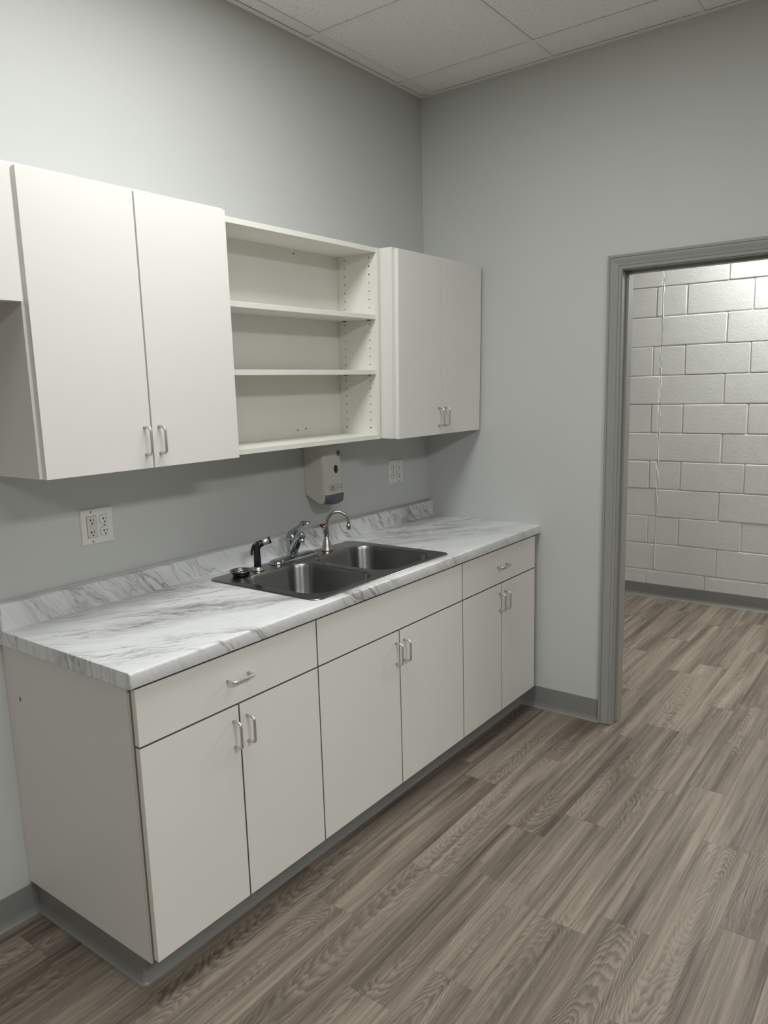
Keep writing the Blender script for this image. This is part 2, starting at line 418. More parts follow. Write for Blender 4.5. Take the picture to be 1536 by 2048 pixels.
# planks: rows along x
PW, PL = 0.1515, 0.914
known = {0: -0.767, 1: -1.37, 2: -1.903, 3: -0.814, 4: -1.366, 5: -0.35, 6: -0.70, 7: -1.115}
cache = {}
for k in range(-5, 17):
    y1 = -0.668 - PW * k; y0 = y1 - PW
    if y1 > 0.2: continue
    e = known.get(k, -0.3 - 0.37 * ((k * 5) % 7) / 2)
    x = e - PL * math.ceil((e + 3.6) / PL)
    while x < XH:
        xa, xb = max(x, -3.7), min(x + PL, XH)
        x += PL
        if y0 > -0.53 and xb < 0.05 and xa > -2.25: continue
        if y0 > -0.001 and xb < 0.12: continue
        if y1 > 0.0 and xa < 0: ya = -0.0005
        else: ya = y1
        key = (round(xb - xa, 3), round(ya - y0, 3))
        if key not in cache:
            l, w = xb - xa, ya - y0
            mb = MB(); bv = 0.0007
            vs = [(-l/2, -w/2, -0.0035), (l/2, -w/2, -0.0035), (l/2, w/2, -0.0035), (-l/2, w/2, -0.0035),
                  (-l/2, -w/2, -bv), (l/2, -w/2, -bv), (l/2, w/2, -bv), (-l/2, w/2, -bv),
                  (-l/2+bv, -w/2+bv, 0), (l/2-bv, -w/2+bv, 0), (l/2-bv, w/2-bv, 0), (-l/2+bv, w/2-bv, 0)]
            fs = [(0, 1, 5, 4), (1, 2, 6, 5), (2, 3, 7, 6), (3, 0, 4, 7), (4, 5, 9, 8), (5, 6, 10, 9), (6, 7, 11, 10), (7, 4, 8, 11), (8, 9, 10, 11), (3, 2, 1, 0)]
            me = bpy.data.meshes.new('plank'); me.from_pydata(vs, [], fs); me.materials.append(m_plank)
            cache[key] = me
        o = bpy.data.objects.new('plank', cache[key]); COL.objects.link(o)
        o.location = ((xa + xb) / 2, (ya + y0) / 2, 0); o.parent = floor

# walls of the kitchen
struct(MB().box((XR, 0, -0.1), (0.0, 0.12, 3.2)).build('wall_left', m_wall))
wb = MB()
wb.box((0, 0.12, -0.1), (0.12, DY0 + 0.016, 3.2)); wb.box((0, DY1 - 0.016, -0.1), (0.12, YR, 3.2)); wb.box((0, DY0 + 0.016, DZ + 0.016), (0.12, DY1 - 0.016, 3.2))
struct(wb.build('wall_back', m_wall))
struct(MB().box((XR, YR - 0.12, -0.1), (0.12, YR, 3.2)).build('wall_right', m_wall))
struct(MB().box((XR - 0.12, YR - 0.12, -0.1), (XR, 0.12, 3.2)).build('wall_front', m_wall))

# ceiling: slab, tiles lying in a flush tee grid, wall angle
XT, YT = -5.65, -5.0                          # tiled part of the ceiling; plain beyond
ceil = struct(MB().box((XR, YR, ZC + 0.06), (0, 0, ZC + 0.25)).box((XR, YR, ZC + 0.002), (XT, 0, ZC + 0.0599)).box((XT, YR, ZC + 0.002), (0, YT, ZC + 0.0599)).build('ceiling', m_tee))
TX = [-0.207 - 0.6 * i for i in range(9)]; TY = [-0.069 - 0.605 * i for i in range(9)]
T = 0.012
xs = [0.0] + TX + [XT]; ys = [0.0] + TY + [YT]
tcache = {}
for i in range(len(xs) - 1):
    for j in range(len(ys) - 1):
        xa = xs[i] - (0.002 if i == 0 else T - 0.006); xb = xs[i + 1] + (T - 0.006)
        ya = ys[j] - (0.002 if j == 0 else T - 0.006); yb = ys[j + 1] + (T - 0.006)
        l, w = xa - xb, ya - yb
        key = (round(l, 3), round(w, 3))
        zz = ZC + 0.0026
        if key not in tcache:
            mb = MB().box((-l/2, -w/2, 0), (l/2, w/2, 0.016))
            me = bpy.data.meshes.new('ceiling_tile'); me.from_pydata(mb.v, [], mb.f); me.materials.append(m_tile); tcache[key] = me
        o = bpy.data.objects.new('ceiling_tile', tcache[key]); COL.objects.link(o)
        o.location = ((xa + xb) / 2, (ya + yb) / 2, zz + random.uniform(0, 0.0010)); o.parent = ceil
        o.rotation_euler = (random.uniform(-0.002, 0.002), random.uniform(-0.002, 0.002), 0)
for x in TX: MB().box((x - T, YT, ZC), (x + T, 0, ZC + 0.002)).build('tee_bar', m_tee, ceil)
for y in TY:
    for i in range(len(xs) - 1):
        MB().box((xs[i] - (0 if i == 0 else T), y - T, ZC + 0.0002), (xs[i + 1] + T, y + T, ZC + 0.002)).build('tee_bar', m_tee, ceil)
struct(MB().prism([(0, ZC + 0.03), (-0.002, ZC + 0.03), (-0.002, ZC + 0.0005), (-0.022, ZC + 0.0005), (-0.022, ZC - 0.001), (0, ZC - 0.001)], 'x', XR, -0.0).build('trim_1', m_tee))
struct(MB().prism([(0, ZC + 0.03), (-0.002, ZC + 0.03), (-0.002, ZC + 0.0005), (-0.022, ZC + 0.0005), (-0.022, ZC - 0.0012), (0, ZC - 0.0012)], 'y', YR, -0.0).build('trim_2', m_tee))

# next room: shell and block wall
struct(MB().box((0.12, 0.9, -0.1), (XH + 0.2, 1.0, 3.2)).build('wall_hall_left', m_wall))
struct(MB().box((0.12, -7.1, -0.1), (XH + 0.2, -7.0, 3.2)).build('wall_hall_right', m_wall))
struct(MB().box((0.12, -7.1, ZC), (XH + 0.2, 1.0, ZC + 0.2)).build('ceiling_hall', m_tee))
far = struct(MB().box((XH + 0.006, -7.1, -0.1), (XH + 0.2, 1.0, 3.2)).build('wall_far', m_block))
rb = random.Random(3)
def block(ya, yb, za, zb):
    ya, yb = max(ya, yb), min(ya, yb)
    jt = 0.0030
    xf = XH + rb.uniform(-0.0015, 0.0022)
    bv = rb.uniform(0.003, 0.006)
    j = lambda: rb.uniform(-0.0018, 0.0018)
    y0, y1, z0, z1 = yb + jt, ya - jt, za + jt, zb - jt
    cy, cz = (y0 + y1) / 2, (z0 + z1) / 2
    outer = [(y0, z0), (y1, z0), (y1, z1), (y0, z1)]
    outer = [(p[0] + j(), p[1] + j()) for p in outer]
    cut = 0.006
    def ring(ins, x):
        pts = []
        for i, (py, pz) in enumerate(outer):
            sy = 1 if py < cy else -1; sz = 1 if pz < cz else -1
            a = (py + sy * (ins + cut), pz + sz * ins); c_ = (py + sy * ins, pz + sz * (ins + cut))
            pts += [c_, a] if i in (0, 2) else [a, c_]
        return [(x, p[0], p[1]) for p in pts]
    mb = MB().loft([ring(0, XH + 0.008), ring(0, xf + bv * 0.7), ring(bv * 0.35, xf + bv * 0.25), ring(bv, xf)], cap_end=True)
    mb.sm = [False] * len(mb.sm)
    mb.build('block', m_block, far, loc=(xf, cy, cz))
for k in range(15):
    za, zb = 0.2 * k - 0.001, 0.2 * k + 0.199
    if k == 0: js = [0.42, -0.01, -0.427, -0.833, -1.245, -1.66, -2.07, -2.48]
    elif k % 2 == 0: js = [0.40, 0.0, -0.425 if k < 9 else -0.44, -0.482, -0.643, -1.057, -1.47, -1.885, -2.3]
    else: js = [0.36, -0.07, -0.482, -0.904, -1.318, -1.73, -2.145, -2.56]
    for a, c_ in zip(js, js[1:]): block(a, c_, za, zb)
# rough vertical control joint smeared with mortar and paint
cj = []
for i in range(90):
    z = 0.2 + i * 0.03
    cj.append((XH + 0.0055 + rb.uniform(-0.0015, 0.0015), -0.482 + rb.uniform(-0.004, 0.004), z))
MB().tube(cj, [rb.uniform(0.005, 0.010) for _ in cj], 7, sq=0.6).build('control_joint', m_block, far)

# cove base: profile swept along a path (outward = left normal * sgn)
PROF = [(0.0, 0.0), (0.0, 0.1), (0.0022, 0.1), (0.003, 0.098), (0.003, 0.026), (0.0045, 0.016), (0.008, 0.007), (0.0125, 0.0022), (0.0135, 0.0)]
def cove(path, sgn, prof=PROF):
    n = len(path); rings = []
    for i, p in enumerate(path):
        p = Vector(p)
        d0 = (p - Vector(path[i - 1])).normalized() if i > 0 else None
        d1 = (Vector(path[i + 1]) - p).normalized() if i < n - 1 else None
        if d0 is None: d0 = d1
        if d1 is None: d1 = d0
        n0 = Vector((-d0.y, d0.x)) * sgn; n1 = Vector((-d1.y, d1.x)) * sgn
        m_ = (n0 + n1).normalized(); m_ = m_ / max(0.3, m_.dot(n0))
        rings.append([(p.x + m_.x * o, p.y + m_.y * o, z) for o, z in prof])
    mb = MB().loft(rings, cap_end=True, cap_start=True)
    mb.sm = [False] * len(mb.sm)
    return mb
struct(cove([(XR, 0), (-2.2145, 0)], -1).build('baseboard_left', m_base))
arc = [(-2.2115 + 0.006 - 0.006 * math.cos(a), -0.5285 + 0.006 - 0.006 * math.sin(a)) for a in [math.radians(15 * i) for i in range(7)]]
struct(cove([(-2.2115, -0.004)] + arc + [(-0.0035, -0.5285)], -1).build('baseboard_cabinets', m_base))
PB = [(o, z * 1.09) for o, z in PROF]
struct(cove([(0, -0.53), (0, -0.944)], -1, PB).build('baseboard_back', m_base))
struct(cove([(XH, 0.9), (XH, -7.0)], -1).build('baseboard_far', m_base))

# door opening: jamb with stop, casing
jb = MB()
JD0, JD1 = -0.004, 0.126
jb.box((JD0, DY0, 0.003), (JD1, DY0 + 0.016, DZ)); jb.box((JD0, DY1 - 0.016, 0.003), (JD1, DY1, DZ)); jb.box((JD0, DY0 + 0.016, DZ), (JD1, DY1 - 0.016, DZ + 0.016))
door = struct(jb.build('door_1', m_trim))
st = MB()
st.box((0.045, DY0, 0.003), (0.085, DY0 - 0.010, DZ - 0.010)); st.build('door_stop', m_trim, door)
MB().box((0.045, DY1, 0.003), (0.085, DY1 + 0.010, DZ - 0.010)).build('door_stop', m_trim, door)
MB().box((0.045, DY0, DZ - 0.010), (0.085, DY1, DZ)).build('door_stop', m_trim, door)
CP = [(0.0, 0.0), (0.0, 0.008), (0.002, 0.010), (0.010, 0.0105), (0.0115, 0.0085), (0.0135, 0.0085), (0.015, 0.011), (0.024, 0.0125), (0.032, 0.0155), (0.040, 0.0175), (0.0445, 0.0175), (0.0455, 0.0145), (0.0475, 0.0145), (0.0485, 0.018), (0.0565, 0.018), (0.0585, 0.016), (0.0585, 0.0)]
rv = 0.003
def casing(pts, mit, side):
    # pts: two corner (y,z) positions, mit: outward directions at both ends
    rings = []
    for (y, z), (my, mz) in zip(pts, mit):
        rings.append([(-p * side - (0 if side > 0 else -0.12), y + my * w, z + mz * w) for w, p in CP])
    mb = MB().loft(rings, cap_end=True, cap_start=True); mb.sm = [False] * len(mb.sm)
    return mb
for side in (1, -1):
    yl, yr, zt = DY0 + rv, DY1 - rv, DZ + rv
    casing([(yl, 0.004), (yl, zt)], [(1, 0), (1, 1)], side).build('casing', m_trim, door)
    casing([(yl, zt), (yr, zt)], [(1, 1), (-1, 1)], side).build('casing', m_trim, door)
    casing([(yr, 0.004), (yr, zt)], [(-1, 0), (-1, 1)], side).build('casing', m_trim, door)

# ------------------------------------------------------------------ cabinets
def pull(name, parent, p, horiz, yf):
    """U-shaped wire pull, 76 mm between feet, standing 30 mm off a front at y=yf"""
    L, D, R, r = 0.076, 0.030, 0.011, 0.0042
    pts = [(0, 0.0)]
    for i in range(7):
        a = math.radians(15 * i); pts.append((R - R * math.cos(a), D - R + R * math.sin(a)))
    half = pts
    prof = half + [(L - a_, b_) for a_, b_ in reversed(half)]
    ps = [((p[0] - L / 2 + a_, yf - b_, p[1]) if horiz else (p[0], yf - b_, p[1] + L / 2 - a_)) for a_, b_ in prof]
    return MB().tube(ps, r, 10).build(name, m_handle, parent)

YD, YB = -0.6236, -0.604
def front(name, parent, x0, x1, z0, z1, yf, th=0.018, mat=None, edge=''):
    o = MB().box((x0, yf, z0), (x1, yf + th, z1), 0.0003).build(name, mat or m_white, parent)
    if edge:                                       # seam shade painted grey onto the white narrow sides
        o.data.materials.append(m_gap_shade)
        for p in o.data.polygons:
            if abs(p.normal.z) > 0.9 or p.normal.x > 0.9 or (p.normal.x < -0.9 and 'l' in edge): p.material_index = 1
    return o

def carcass(x0, x1, y0, y1, z0, z1, t=0.016, top=True, back=True, tl=0.016):
    mb = MB()
    mb.box((x0, y0, z0), (x0 + tl, y1, z1)); mb.box((x1 - t, y0, z0), (x1, y1, z1))
    mb.box((x0 + tl, y0, z0), (x1 - t, y1, z0 + t))
    if top: mb.box((x0 + tl, y0, z1 - t), (x1 - t, y1, z1))
    if back: mb.box((x0 + t, y1 - 0.008, z0 + t), (x1 - t, y1, z1 - (t if top else 0)))
    return mb

def base_cabinet(label, x0, x1, xm, fx0, fx1, drawer, end=False):
    r = thing('base_cabinet', (x0, 0, 0), label, 'cabinet', 'base cabinets under the countertop')
    mb = carcass(x0 + (0.004 if end else 0.0005), x1 - 0.0005, YB, -0.001, 0.116, 0.872, top=False)
    mb.box((x0 + 0.02, YB + 0.02, 0.852), (x1 - 0.02, YB + 0.09, 0.872))
    mb.box((x0 + 0.02, YB + 0.02, 0.690), (x1 - 0.02, YB + 0.07, 0.740))
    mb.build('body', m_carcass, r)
    # plinth behind the vinyl base
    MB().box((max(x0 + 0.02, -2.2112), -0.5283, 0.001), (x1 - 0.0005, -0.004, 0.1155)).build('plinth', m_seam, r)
    if end:
        MB().box((x0, -0.6015, 0.113), (x0 + 0.0035, -0.001, 0.8725), 0.0005).build('side_panel', m_panel, r)['label'] = 'bare greyish end panel with a small blue mark'
        MB().box((x0, -0.6028, 0.113), (x0 + 0.0036, -0.6016, 0.8725)).build('edge_band', m_tan, r)
        MB().box((x0 + 0.0003, -0.6042, 0.113), (x0 + 0.0036, -0.6029, 0.8725)).build('edge_strip', m_panel, r)
        MB().box((x0 + 0.0006, -0.6051, 0.113), (x0 + 0.0040, -0.6043, 0.8725)).build('edge_band', m_tan, r)
        MB().prism([(-0.0765, 0.722), (-0.070, 0.724), (-0.069, 0.716), (-0.0735, 0.708), (-0.077, 0.712)], 'x', x0 - 0.0003, x0 + 0.0005).build('smudge', m_mark, r)['label'] = 'small blue scuff mark'
    ZS = 0.7134; g = 0.0027
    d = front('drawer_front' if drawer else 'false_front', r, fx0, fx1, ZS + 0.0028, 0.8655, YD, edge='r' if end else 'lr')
    if drawer: pull('handle', d, ((fx0 + fx1) / 2, 0.7915), True, YD)
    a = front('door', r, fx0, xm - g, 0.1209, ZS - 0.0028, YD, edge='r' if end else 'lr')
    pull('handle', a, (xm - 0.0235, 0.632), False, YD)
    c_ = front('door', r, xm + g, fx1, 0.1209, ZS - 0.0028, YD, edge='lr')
    pull('handle', c_, (xm + 0.0265, 0.632), False, YD)
    return r

g = 0.0027
base_cabinet('white base cabinet at the left end, with bare end panel and one drawer', -2.2365, -1.5736, -1.9047, -2.2281, -1.5736 - g, True, end=True)
base_cabinet('wide white base cabinet under the sink with a handle-less false front', -1.5736, -0.6982, -1.1380, -1.5736 + g, -0.6982 - g, False)
base_cabinet('white base cabinet with one drawer, at the far end against the back wall', -0.6982, -0.024, -0.3667, -0.6982 + g, -0.0405, True)

# wall cabinets
YU = -0.3260
def wall_cabinet(label, x0, x1, z0, ztop, doors, zd0, zd1, pulls, ymid_lean=0.0, shift=0.0):
    r = thing('wall_cabinet', ((x0 + x1) / 2, -0.16, 1.74), label, 'cabinet', 'two-door wall cabinets' if pulls else None)
    carcass(x0, x1, -0.307, -0.014 if ymid_lean else -0.001, z0, ztop, tl=0.022 if ymid_lean else 0.016).build('body', m_white, r)
    for (a, c_), px in zip(doors, pulls or [None] * len(doors)):
        d = front('door', r, a, c_, zd0, zd1, YU)
        if px is not None: pull('handle', d, (px, 1.4395), False, YU)
    r.rotation_euler.x = ymid_lean
    return r
wall_cabinet('large white two-door wall cabinet above the left outlet, nearest the camera', -2.236, -1.569, 1.3625, 2.1225,
             [(-2.2277, -1.9019 - g), (-1.9019 + g, -1.5759)], 1.3609, 2.1135, [-1.9265, -1.8780])
wall_cabinet('short white wall cabinet cut off by the left edge, hung higher than its neighbour', -3.15, -2.2365, 1.8030, 2.1225,
             [(-2.692, -2.2410)], 1.7985, 2.1105, None)
LEAN = 0.022
wall_cabinet('white two-door wall cabinet in the corner beside the open shelves', -0.7025, -0.021, 1.3625, 2.1205,
             [(-0.6845, -0.3520 - g), (-0.3520 + g, -0.0197)], 1.3609, 2.1150, [-0.3845, -0.3385], LEAN)

# open shelf unit
sh = thing('open_shelf_unit', (-1.138, -0.16, 1.74), 'open white shelf unit with two shelves and rows of peg holes, between the wall cabinets', 'shelf')
X0, X1, YS = -1.568, -0.7123, -0.2492
MB().box((X0, YS, 1.361), (X0 + 0.017, -0.012, 2.1195), 0.0006).build('side_panel', m_inside, sh)
MB().box((X1 - 0.017, YS, 1.361), (X1, -0.012, 2.1195), 0.0006).build('side_panel', m_inside, sh)
MB().box((X0 + 0.0172, YS, 2.1015), (X1 - 0.0172, -0.012, 2.1195), 0.0006).build('top_panel', m_inside, sh)
MB().box((X0 + 0.0172, YS, 1.361), (X1 - 0.0172, -0.012, 1.379), 0.0006).build('bottom_panel', m_inside, sh)
MB().box((X0 + 0.0172, -0.050, 1.3792), (X1 - 0.0180, -0.042, 2.1013)).build('back_panel', m_inside, sh)
for z in (1.8435, 1.6245):
    MB().box((X0 + 0.018, YS + 0.004, z), (X1 - 0.0185, -0.0505, z + 0.0185), 0.0008).build('shelf', m_white, sh)
holes = MB()
for yy in (-0.213, -0.085):
    for i in range(22):
        z = 2.085 - 0.0323 * i
        if abs(z - 1.853) < 0.018 or abs(z - 1.634) < 0.018: continue
        big = (i in (1, 2) and yy < -0.2) or i == 21
        holes.lathe((X1 - 0.017, yy, z), [(0.0032 if big else 0.0024, 0.0004), (0.0, 0.0005)], 8, 'x')
h = holes.build('peg_holes', m_slot, sh); h['kind'] = 'stuff'
for z in (1.8435, 1.6245):
    for yy in (-0.213, -0.085):
        MB().box((X1 - 0.029, yy - 0.005, z - 0.003), (X1 - 0.0172, yy + 0.005, z - 0.0002)).build('shelf_pin', m_slot, sh)
for x, z in ((-0.993, 2.086), (-0.999, 1.407), (-0.951, 1.411)):
    MB().lathe((x, -0.050, z), [(0.004, 0.0), (0.0036, 0.0012), (0.0, 0.0015)], 10, 'y').build('screw', m_screw, sh)
sh.rotation_euler.x = LEAN

# ------------------------------------------------------------------ countertop
Cx0 = -2.243
HX0, HX1, HY0, HY1 = -1.53, -0.76, -0.10, -0.585
def arcp(cy, cz, r, a0, a1, n=5):
    return [(cy + r * math.cos(math.radians(a0 + (a1 - a0) * i / n)), cz + r * math.sin(math.radians(a0 + (a1 - a0) * i / n))) for i in range(n + 1)]
ct = [(-0.0005, 0.9897)] + arcp(-0.026, 0.9847, 0.005, 90, 180, 4) + [(-0.031, 0.950)]
ct += [(-0.031 - 0.009 + 0.009 * math.cos(math.radians(a)), 0.923 - 0.009 * math.sin(math.radians(a))) for a in (0, 22, 45, 68, 90)]
ct += [(HY0, 0.914), (-0.34, 0.914), (HY1, 0.914)]
ct += arcp(-0.627, 0.907, 0.007, 90, 180, 5) + arcp(-0.630, 0.877, 0.004, 180, 270, 2) + [(-0.606, 0.873)]
NTOP = len(ct)
ct += [(HY0, 0.873), (-0.0005, 0.873)]
i0 = ct.index((HY0, 0.914)); i1 = ct.index((HY1, 0.914))
# unrolled coordinate along the section
vv = [0.0]; 
for p, q in zip(ct, ct[1:]):
    ds = math.hypot(p[0] - q[0], p[1] - q[1])
    flat = abs(p[1] - 0.914) < 1e-6 and abs(q[1] - 0.914) < 1e-6
    vv.append(vv[-1] + ds * (1.0 if flat else 0.5))
xsec = [Cx0, HX0, HX1, -0.0008]
verts, faces, uvs = [], [], []
for xi in xsec: verts += [(xi, y, z) for y, z in ct]
n = len(ct)
for s_ in range(3):
    for i in range(n):
        j = (i + 1) % n
        if s_ == 1 and i0 <= i < i1: continue
        if s_ == 1 and i == NTOP - 1: continue          # open below the sink
        faces.append((s_ * n + i, s_ * n + j, (s_ + 1) * n + j, (s_ + 1) * n + i))
        va, vb = vv[i], (vv[j] if j else vv[i] + 0.1)
        uvs.append([(xsec[s_], va), (xsec[s_], vb), (xsec[s_ + 1], vb), (xsec[s_ + 1], va)])
for s_ in (0, 3):
    faces.append(tuple(s_ * n + i for i in (range(n) if s_ == 0 else reversed(range(n)))))
    uvs.append([(ct[i][0] * 0.5 - 2.2, ct[i][1]) for i in (range(n) if s_ == 0 else reversed(range(n)))])
me = bpy.data.meshes.new('countertop'); me.from_pydata(verts, [], faces); me.materials.append(m_marble)
ul = me.uv_layers.new(name='unrolled')
for poly, uv in zip(me.polygons, uvs):
    for li, c_ in zip(poly.loop_indices, uv): ul.data[li].uv = c_
    poly.use_smooth = len(uv) == 4
me.set_sharp_from_angle(angle=math.radians(40))
ctop = bpy.data.objects.new('countertop', me); COL.objects.link(ctop)
tag(ctop, 'white marble-patterned laminate countertop with grey veins and a low backsplash', 'countertop')
# cut edge strips of the sink opening
MB().box((HX0 - 0.001, HY1, 0.873), (HX0, HY0, 0.9139)).build('cut_edge', m_tan, ctop)
MB().box((HX1, HY1, 0.873), (HX1 + 0.001, HY0, 0.9139)).build('cut_edge', m_tan, ctop)
# left end cap
poly = ct
mb = MB().prism(poly, 'x', Cx0 - 0.0028, Cx0 - 0.0003)
cap = mb.build('end_cap', m_marble, ctop)
ul = cap.data.uv_layers.new(name='unrolled')
for poly in cap.data.polygons:
    for li in poly.loop_indices:
        co = cap.data.vertices[cap.data.loops[li].vertex_index].co
        ul.data[li].uv = (-co.y * 0.5 - 1.0 * co.z + 4.37, co.y * 0.85 - co.z * 0.59 + 2.0)
MB().tube([(Cx0, -0.0045, 0.9905), (-1.6, -0.0045, 0.9912), (-0.9, -0.0045, 0.9903), (-0.002, -0.0045, 0.991)], 0.0052, 8).build('caulk_bead', m_caulk, ctop)
MB().prism([(y * 1.0, z + 0.0) for y, z in ct], 'x', Cx0 - 0.0003, Cx0 + 0.0002).build('seam', m_ink, ctop)

# ------------------------------------------------------------------ sink
sk = thing('sink', (-1.145, -0.34, 0.914), 'drop-in stainless steel sink with two bowls set in the marble countertop', 'sink')
ox, oy, ohx, ohy = -1.145, -0.3425, 0.3985, 0.2605
bm = bmesh.new()
def loop2(pts, z):
    vs_ = [bm.verts.new((p[0], p[1], z)) for p in pts]
    return vs_, [bm.edges.new((vs_[i], vs_[(i + 1) % len(vs_)])) for i in range(len(vs_))]
outer_r = rrect(ox, oy, ohx - 0.006, ohy - 0.006, 0.03)
BZ = 0.9188
bowls = [(-1.335, -0.3775, 0.169, 0.196), (-0.9625, -0.3775, 0.169, 0.196)]
ov, oe = loop2(outer_r, BZ)
alle = list(oe)
for bx, by, hx, hy in bowls:
    _, e_ = loop2(rrect(bx, by, hx, hy, 0.085, 9), BZ); alle += e_
bmesh.ops.triangle_fill(bm, edges=alle, use_beauty=True, use_dissolve=False)
mb = MB().from_bm(bm)
mb.loft([[(p[0], p[1], z) for p in rrect(ox, oy, ohx - i_, ohy - i_, 0.036 - i_)] for i_, z in ((0.0, 0.9143), (0.0005, 0.9155), (0.003, 0.9182), (0.006, BZ))], cap_end=False)
mb.build('rim', m_steel, sk)
for bx, by, hx, hy in bowls:
    rings = []
    for ins, z in ((0, BZ), (0.002, BZ - 0.0015), (0.0045, BZ - 0.006), (0.006, BZ - 0.015), (0.012, BZ - 0.09), (0.017, BZ - 0.135), (0.024, BZ - 0.155), (0.038, BZ - 0.170), (0.06, BZ - 0.177), (0.10, BZ - 0.180), (0.125, BZ - 0.182)):
        rr = max(0.085 - ins * 0.25, 0.04)
        rings.append([(p[0], p[1], z) for p in rrect(bx, by, hx - ins, hy - ins, min(rr, hx - ins - 0.002), 9)])
    bw = MB().loft(rings, cap_end=True).build('bowl', m_bowl, sk, loc=(bx, by, BZ))
    dr = MB().lathe((bx, by, BZ - 0.182), [(0.044, 0.0005), (0.043, 0.002), (0.037, 0.0022), (0.034, -0.0), (0.012, 0.0002), (0.010, 0.004), (0.0, 0.005)], 24).build('drain', m_chrome, bw)

# basket strainer lying on the sink deck
stn = thing('sink_strainer', (-1.440, -0.148, BZ), 'small round steel basket strainer lying on the left rear sink deck', 'strainer')
c0 = (-1.440, -0.148, BZ)
MB().lathe(c0, [(0.0, 0.001), (0.027, 0.001), (0.031, 0.004), (0.033, 0.014), (0.0405, 0.0165), (0.0412, 0.0185), (0.040, 0.0200), (0.034, 0.0190), (0.031, 0.0165), (0.029, 0.0060), (0.0, 0.005)], 28).build('basket', m_steel, stn)
MB().lathe((c0[0], c0[1], BZ + 0.005), [(0.0, 0.0), (0.010, 0.001), (0.0045, 0.004), (0.0045, 0.010), (0.0095, 0.0125), (0.0095, 0.0150), (0.0, 0.0165)], 14).build('knob', m_handle, stn)

# ------------------------------------------------------------------ faucet
fc = thing('kitchen_faucet', (-1.145, -0.122, BZ), 'chrome single-lever kitchen faucet on an oval base plate, behind the sink divider', 'faucet')
bp_ = []
for ins, z in ((0.0, 0.0005), (0.0, 0.004), (0.004, 0.009), (0.012, 0.013), (0.022, 0.0145)):
    bp_.append([(p[0], p[1], BZ + z) for p in rrect(-1.1435, -0.124, 0.122 - ins, 0.034 - ins, 0.0335 - ins * 0.98, 8)])
MB().loft(bp_, cap_end=True).build('base_plate', m_chrome, fc)
bx, by = -1.142, -0.118
MB().lathe((bx, by, BZ), [(0.026, 0.010), (0.0245, 0.018), (0.0225, 0.03), (0.0215, 0.060), (0.022, 0.075), (0.0225, 0.088), (0.020, 0.096), (0.012, 0.1015), (0.0, 0.103)], 24, sx=0.92).build('body', m_chrome, fc)
# spout: rises from the front of the body, turned toward the left bowl
dv = Vector((-0.50, -0.866, 0))
sp = []
P0 = Vector((bx, by, BZ))
for t_, hh in ((0.006, 0.034), (0.030, 0.048), (0.060, 0.070), (0.090, 0.092), (0.115, 0.107), (0.135, 0.113), (0.148, 0.112)): sp.append(P0 + dv * t_ + Vector((0, 0, hh)))
MB().tube(sp, [0.019, 0.0185, 0.0175, 0.0165, 0.016, 0.0155, 0.0115], 14).build('spout', m_chrome, fc)
tip = P0 + dv * 0.138 + Vector((0, 0, 0.103))
MB().lathe(tip, [(0.0, -0.014), (0.0095, -0.014), (0.0105, -0.012), (0.0105, 0.0)], 14).build('aerator', m_nickel, fc)
# lever: neck rising from the body, ending in a flat paddle
lv = [(bx, by, BZ + 0.095), (bx + 0.003, by - 0.012, BZ + 0.108), (bx + 0.010, by - 0.030, BZ + 0.124), (bx + 0.013, by - 0.043, BZ + 0.135), (bx + 0.016, by - 0.050, BZ + 0.140)]
lev = MB().tube(lv, [0.018, 0.0125, 0.0085, 0.0085, 0.008], 12)
ax = Vector((0.55, -0.80, 0.05)).normalized(); sd = Vector((0.82, 0.56, 0)).normalized(); nn = ax.cross(sd)
pc = Vector((bx + 0.018, by - 0.056, BZ + 0.143))
rings = []
for t_, hw, th in ((-0.018, 0.007, 0.007), (-0.008, 0.013, 0.008), (0.006, 0.0185, 0.006), (0.017, 0.019, 0.004), (0.021, 0.017, 0.002)):
    rings.append([pc + ax * t_ + sd * a_ * hw + nn * b_ * th for a_, b_ in ((1, 0.3), (0.7, 1), (-0.7, 1), (-1, 0.3), (-1, -0.6), (1, -0.6))])
lev.loft(rings, cap_end=True, cap_start=True)
lev.build('lever', m_chrome, fc)

# side sprayer
sr = thing('side_sprayer', (-1.352, -0.142, BZ), 'black hand sprayer with a steel nozzle standing in its holder left of the faucet', 'sprayer')
c1 = (-1.352, -0.142, BZ)
MB().lathe(c1, [(0.024, 0.0005), (0.024, 0.003), (0.019, 0.008), (0.0165, 0.014), (0.0, 0.014)], 22).build('holder', m_nickel, sr)
hv = Vector((0.80, -0.55, 0.0)).normalized()
S0 = Vector(c1)
wand = [S0 + Vector((0, 0, 0.010)), S0 + Vector((0, 0, 0.030)), S0 + Vector((0, 0, 0.055)), S0 + Vector((0, 0, 0.075)), S0 + hv * 0.002 + Vector((0, 0, 0.088)), S0 + hv * 0.012 + Vector((0, 0, 0.097)), S0 + hv * 0.022 + Vector((0, 0, 0.101))]
MB().tube(wand, [0.0135, 0.0138, 0.0130, 0.0120, 0.0135, 0.0135, 0.0125], 14).build('wand', m_black, sr)
MB().tube([S0 + hv * 0.019 + Vector((0, 0, 0.100)), S0 + hv * 0.030 + Vector((0, 0, 0.1035)), S0 + hv * 0.047 + Vector((0, 0, 0.1085))], [0.0115, 0.0125, 0.0130], 14).build('nozzle', m_handle, sr)
MB().tube([S0 + hv * 0.046 + Vector((0, 0, 0.1082)), S0 + hv * 0.052 + Vector((0, 0, 0.110))], [0.0138, 0.0134], 14).build('nozzle_ring', m_black, sr)
